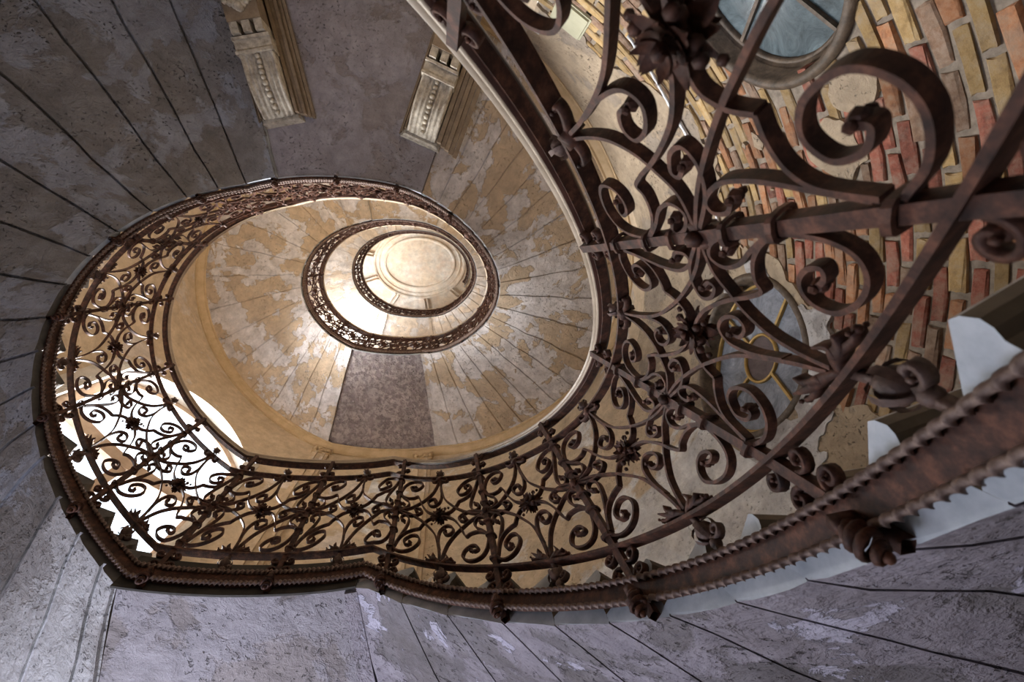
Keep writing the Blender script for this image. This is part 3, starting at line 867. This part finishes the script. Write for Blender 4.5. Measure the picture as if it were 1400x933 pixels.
def in_view(p, margin=30):
    d = Vector(p) - ZC; z = d.dot(fwd)
    if z < .05: return False
    x = 700 + 663.5 * d.dot(right) / z; y = 466.5 + 663.5 * d.dot(down) / z
    return -margin < x < 1400 + margin and -margin < y < 933 + margin
cand = []; rows = 0
hrow = 1.0
while hrow < 4.2:
    k = 0; x = sE0 + .1 + (.125 if rows % 2 else 0)
    while x < sE1 - .12:
        hb_ = hrow + .012 * math.sin(x * 3)
        if float(plast(np.array([x]), np.array([hb_]))[0]) < .07 and float(ocu(np.array([x]), np.array([hb_]))[0]) > .06:
            p = at(x, WW, hb_)
            if in_view(p): cand.append((float((Vector(p) - ZC).length), x, hb_, rows))
        x += .252
    hrow += .0765; rows += 1
cand.sort()
stuff = MB()
rb = random.Random(5)
for n_, (dist, x, hb_, rw) in enumerate(cand):
    p = at(x, WW + .025 + rb.uniform(-.007, .006), hb_ + rb.uniform(-.003, .003))
    nv = at(x, 1.0, hb_) - at(x, 0.0, hb_); ang = math.atan2(nv[1], nv[0]) - PI / 2
    zone = vnoise(np.array([x * 1.6]), np.array([hb_ * 1.6]), 4)[0]
    q = rb.random() * .75 + zone * .25 + (.25 if hb_ > 2.9 else 0) + (.22 if x < ws(-28) else 0)
    mi_ = 0 if q < .36 else 1 if q < .56 else 2 if (q < .60 or q > .78) else 3
    me = variants[mi_ * 3 + rb.randrange(3)]
    if n_ < 298:
        o = bpy.data.objects.new('brick', me); COL.objects.link(o); o.parent = wall_e
        o.location = p; o.rotation_euler = (rb.uniform(-.05, .05), rb.uniform(-.03, .03), ang + rb.uniform(-.03, .03))
        o.scale = (rb.uniform(.9, 1.03), 1, rb.uniform(.9, 1.04))
    else:
        c, s_ = math.cos(ang), math.sin(ang)
        stuff.add([(p[0] + c * v.co.x - s_ * v.co.y, p[1] + s_ * v.co.x + c * v.co.y, p[2] + v.co.z) for v in me.vertices], [tuple(f.vertices) for f in me.polygons], mi_)
if stuff.v:
    o = stuff.build('brickwork', BR, wall_e); o['kind'] = 'stuff'
print('bricks', len(cand))

# oculus windows in the brick wall
def ring_prof(mb, s, h, prof, n=48, a0=0, a1=TAU, mi=0):
    full = abs(a1 - a0 - TAU) < 1e-6
    m = len(prof); k = n if full else n + 1
    a = a0 + (a1 - a0) * np.arange(k) / n
    rr = np.array([p[0] for p in prof]); wv = np.array([p[1] for p in prof])
    S_ = s + np.outer(np.cos(a), rr); H_ = h + np.outer(np.sin(a), rr); W_ = np.tile(wv, (k, 1))
    f = grid_faces(k, m, True)
    if full:
        for j in range(m): f.append(((k - 1) * m + j, (k - 1) * m + (j + 1) % m, (j + 1) % m, j))
    mb.add(at(S_.ravel(), W_.ravel(), H_.ravel()), f, mi)
def disc(mb, s, h, r0, r1, wv, a0, a1, n=12):
    a = np.linspace(a0, a1, n); V = []
    for x in a: V += [at(s + r0 * math.cos(x), wv, h + r0 * math.sin(x)), at(s + r1 * math.cos(x), wv, h + r1 * math.sin(x))]
    V += [at(s + r0 * math.cos(x), wv + .006, h + r0 * math.sin(x)) for x in a] + [at(s + r1 * math.cos(x), wv + .006, h + r1 * math.sin(x)) for x in a]
    f = grid_faces(n, 2); o = 2 * n
    f += [(o + i + 1, o + i, o + n + i, o + n + i + 1) for i in range(n - 1)]
    mb.add(V, f)
for k, (s, h, r) in enumerate(OCS):
    W0 = WW + .10
    root = empty('window_%d' % (k + 2), tuple(at(s, WW, h)), kind='structure')
    root['label'] = ('lower round window with gilt cross bars and dark centre disc', 'upper round window with dark glass in a weathered frame')[k]
    mb = MB(); ring_prof(mb, s, h, [(r + .045, WW + .02), (r + .045, WW - .02), (r + .012, WW - .035), (r - .008, WW - .01), (r - .015, W0 - .03), (r - .035, W0 - .02), (r - .045, W0 + .02), (r - .06, W0 + .06), (r + .02, W0 + .08)])
    mb.build('window_frame', M['frame'], root, True)
    mb = MB(); ring_prof(mb, s, h, [(r - .034, W0 - .022), (r - .042, W0 - .03), (r - .055, W0 - .02), (r - .057, W0 + .03), (r - .034, W0 + .03)])
    mb.build('inner_rim', M['gold' if k == 0 else 'frame'], root, True)
    g0 = .155 if k == 0 else .0
    angs = [PI / 4 + PI / 2 * j + (-.36 if k == 0 else .35) for j in range(4)]
    for a in angs:
        mb = MB(); du, dv = math.cos(a), math.sin(a); tn = .009
        pts = []
        for wv in (W0 - .022, W0 + .02):
            for (x, y) in ((g0, -tn), (r - .04, -tn), (r - .04, tn), (g0, tn)): pts.append(at(s + x * du - y * dv, wv, h + x * dv + y * du))
        box_pts(mb, pts); mb.build('muntin', M['gold' if k == 0 else 'frame'], root)
    for j in range(4):
        a0 = angs[j] + .02; a1 = angs[j] + PI / 2 - .02
        mb = MB(); disc(mb, s, h, g0, r - .04, W0, a0, a1); mb.build('pane', M['dusty' if k == 0 else 'dark_glass'], root)
    if k == 0:
        mb = MB(); ring_prof(mb, s, h, [(.152, W0 - .018), (.164, W0 - .024), (.172, W0 - .018), (.172, W0 + .02), (.152, W0 + .02)], 32); mb.build('centre_ring', M['gold'], root, True)
        mb = MB(); disc(mb, s, h, 0.001, .155, W0 - .002, 0, TAU, 28); mb.build('centre_pane', M['disc_glass'], root)
        # etched scrollwork on the top pane
        mb = MB()
        for cx_, sg in ((-.09, 1), (.02, -1), (.09, 1), (-.03, -1)):
            a = np.linspace(0, 2.6 * PI, 26); rr = .050 * (1 - a / (2.6 * PI) * .8)
            P = np.stack([s - .33 - .03 * sg - rr * np.sin(a), h + cx_ + sg * rr * np.cos(a)], 1)
            strand(mb, P, .003, .006, lambda q: np.full(len(q), W0 - .003))
        mb.build('etched_ornament', M['whitebox'], root)
    mb = MB(); disc(mb, s, h, .001, r + .05, W0 + .30, 0, TAU, 24); mb.build('backing_wall', M['wall'], root)

# conduit running down to the lower round window
cp = [(314, 3.30), (320.8, 3.38), (326.8, 3.43), (334.2, 3.42), (341.2, 3.43), (348, 3.43), (353, 3.42), (355.5, 3.41)]
P = catmull([(ws(a - 360), b) for a, b in cp], 8); mb = MB(); m = 6; th = np.linspace(0, TAU, m, endpoint=False)
rr = .014 * (1 + .14 * np.cos(np.arange(len(P)) * PI))
W_ = WW - .030 + rr[:, None] * np.cos(th)[None]; H_ = P[:, 1][:, None] + rr[:, None] * np.sin(th)[None]
mb.add(at(np.repeat(P[:, 0], m), W_.ravel(), H_.ravel()), grid_faces(len(P), m, True))
a_, b_ = P[-1]; sbox(mb, a_ - .03, a_ + .02, WW - .04, WW - .005, b_ - .05, b_ + .02)
o = mb.build('conduit', M['steel'], None, True); tag(o, 'pale flexible conduit running along the brick wall to the lower round window', 'cable')
mb = MB(); s0, s1 = ws(303 - 360), ws(308.3 - 360)
sbox(mb, s0, s1, WW - .035, WW + .0, 3.52, 3.80); sbox(mb, s0 - .015, s1 + .015, WW - .02, WW + .0, 3.505, 3.815)
o = mb.build('painted_panel', M['box']); tag(o, 'small green-grey painted panel on the wall near the top edge', 'panel')
mb = MB(); s0, s1 = ws(300.8 - 360), ws(302.2 - 360); sbox(mb, s0, s1, WW - .03, WW, 3.88, 4.12)
o = mb.build('white_box', M['whitebox']); tag(o, 'narrow white box on the wall beside the green-grey panel', 'box')

# ------------------------------------------------------------------ arched stair windows
for k, (a0, a1_, hs, hp, rise, dz) in enumerate(WINS):
    nm = 'window_%d' % ((1, 4, 5)[k]); sa, sb = ws(a0), ws(a1_); mid, half = (sa + sb) / 2, (sb - sa) / 2
    root = empty(nm, tuple(at(mid, WW, hs + dz)), kind='structure')
    root['label'] = ('bright arched window on the left behind the railing', 'arched window of the second storey', 'arched window of the third storey')[k]
    w0, w1 = WW + .22, WW + .30
    arc = lambda x, d: hp + dz + rise * (1 - ((x - mid) / half) ** 2) - d
    mb = MB(); fw_ = .10
    n = 22; x = np.linspace(sa, sb, n); xi = np.linspace(sa + fw_, sb - fw_, n)
    V = []
    for wv in (w0, w1):
        V += list(at(x, wv, arc(x, 0))) + list(at(xi, wv, arc(xi, fw_)))
    f = []
    for i in range(n - 1): f += [(i, i + 1, n + i + 1, n + i), (2 * n + i + 1, 2 * n + i, 3 * n + i, 3 * n + i + 1), (n + i, n + i + 1, 3 * n + i + 1, 3 * n + i)]
    mb.add(V, f)
    for c0, c1 in ((sa, sa + fw_), (sb - fw_, sb)): sbox(mb, c0, c1, w0, w1, hs + dz, float(arc((sa + fw_), fw_)) + .02)
    sbox(mb, sa, sb, w0, w1, hs + dz, hs + dz + .09)
    mb.build('window_frame', M['casing'], root)
    mb = MB(); sbox(mb, mid - .045, mid + .045, w0 - .02, w1, hs + dz + .09, 5.06 + dz); mb.build('mullion', M['casing'], root)
    mb = MB(); ss = np.linspace(sa + fw_, sb - fw_, 8)
    for i in range(7): sbox(mb, ss[i], ss[i + 1], w0 - .03, w1 + .01, 5.04 + dz, 5.20 + dz)
    mb.build('transom', M['casing'], root)
    for c0, c1 in ((sa - .16, sa), (sb, sb + .16)):
        mb = MB(); sbox(mb, c0, c1, WW - .03, WW + .01, hs + dz, hp + dz - .05); sbox(mb, c0 + .05, c1 - .05, WW - .055, WW - .02, hs + dz, hp + dz - .05); mb.build('architrave', M['white_plaster'], root)
    for c0, c1 in ((sa + fw_, mid - .045), (mid + .045, sb - fw_)):
        mb = MB(); sbox(mb, c0, c1, w1 - .045, w1 - .04, hs + dz + .09, 5.04 + dz); mb.build('pane', M['clear'], root)
    mb = MB(); x = np.linspace(sa + fw_, sb - fw_, 14); V = list(at(x, w1 - .04, 5.2 + dz)) + list(at(x, w1 - .04, arc(x, fw_)))
    mb.add(V, [(i, i + 1, 15 + i, 14 + i) for i in range(13)]); mb.build('pane', M['clear'], root)
    mb = MB(); ss = np.linspace(sa, sb, 8)
    for i in range(7): sbox(mb, ss[i], ss[i + 1], WW - .03, w1, hs + dz - .05, hs + dz)
    mb.build('window_sill', M['marble'], root)

# ------------------------------------------------------------------ trims: cornice under each flight, pilasters, ceiling, floor
def cornice(n, p0, p1, m):
    global USEQ
    USEQ = False
    s = np.linspace(s_of(p0), s_of(p1), int((p1 - p0) / 2.0)); mb = MB()
    sweep_profile(mb, s, [(WW - .115, .0), (WW - .105, -.02), (WW - .085, -.022), (WW - .070, -.045), (WW - .040, -.075), (WW - .022, -.085), (WW - .020, -.105), (WW + .01, -.105), (WW + .01, .0)], H_of(s) + .004)
    o = mb.build('trim_%d' % n, m); o['kind'] = 'structure'; USEQ = True
cornice(1, 291, 435.5, M['cove']); cornice(2, 435.5, 490.5, M['cove']); cornice(3, 490.5, 595, M['cove']); cornice(4, 595, 651, M['cove'])
cornice(5, 651, 1000, M['cream'])
def pilaster(label, d0, d1, h0, h1, n_flutes):
    sa, sb = ws(d0), ws(d1); sm = (sa + sb) / 2
    root = empty('pilaster', tuple(at(sm, WW, h0)), label, 'pilaster', 'wall pilasters beside the lower landing')
    mb = MB(); sbox(mb, sa, sb, WW - .05, WW + .01, h0, h1 - .16)
    for k in range(n_flutes):
        c = sa + (sb - sa) * (k + .5) / n_flutes; sbox(mb, c - .018, c + .018, WW - .085, WW - .045, h0 + .1, h1 - .2)
    mb.build('shaft', M['wall'], root)
    mb = MB(); sbox(mb, sa - .03, sb + .03, WW - .09, WW + .01, h1 - .05, h1); sbox(mb, sa - .015, sb + .015, WW - .06, WW + .01, h1 - .17, h1 - .14)
    rr_ = random.Random(3)
    for k in range(26):
        c = at(rr_.uniform(sa, sb), WW - .05 - rr_.uniform(0, .03), rr_.uniform(h1 - .14, h1 - .05)); ball(mb, c, rr_.uniform(.014, .028), nu=6, nv=4)
    mb.build('capital', M['cove'], root, False)
pilaster('ochre pilaster with carved capital left of the landing', 115.5, 120.2, 2.13, 6.80, 2)
pilaster('ochre pilaster with carved capital right of the landing', 82.5, 88, 2.13, 6.80, 2)

mb = MB(); a = np.linspace(0, 360, 73)[:-1]; pts = at([ws(x - 60) for x in a], WW + .05, TOPH)
mb.add(list(pts) + [(p[0], p[1], p[2] + .2) for p in pts], [tuple(range(72)), tuple(range(143, 71, -1))]); o = mb.build('ceiling', M['ceiling']); o['kind'] = 'structure'; ceil = o
def ering(rx, ry, wd, dp, m='cream'):
    mb = MB(); n = 64; prof = [(-wd, 0), (-wd * .5, -dp), (wd * .2, -dp * .6), (wd * .6, -dp), (wd, 0)]; V = []
    for i in range(n):
        t = TAU * i / n
        for q, z in prof: V.append((-.91 + (rx + q) * math.cos(t), .30 + (ry + q) * math.sin(t), TOPH + ZF + z))
    f = []
    for i in range(n):
        for j in range(4): f.append((i * 5 + j, i * 5 + j + 1, ((i + 1) % n) * 5 + j + 1, ((i + 1) % n) * 5 + j))
    mb.add(V, f); mb.build('medallion_ring', M['ceiling'], ceil, True)
ering(1.42, 1.10, .05, .06); ering(1.28, .96, .03, .03); ering(1.09, .78, .045, .05)
for k in range(10):
    t = TAU * (k + .35) / 10; mb = MB()
    for off in (-.05, .05):
        c, s_ = math.cos(t), math.sin(t); V = []
        for z in (0, -.11):
            for (q, e) in ((1.0, -.018), (2.2, -.018), (2.2, .018), (1.0, .018)):
                V.append((-.91 + 1.46 * q * c - (off + e) * s_, .30 + 1.14 * q * s_ + (off + e) * c, TOPH + ZF + z))
        box_pts(mb, V)
    mb.build('ceiling_rib', M['ceiling'], ceil)
mb = MB(); pts = at([ws(x - 60) for x in a], WW + .6, -ZF)
mb.add(list(pts) + [(p[0], p[1], p[2] - .15) for p in pts], [tuple(range(72)), tuple(range(143, 71, -1))]); o = mb.build('floor', M['floor']); o['kind'] = 'structure'
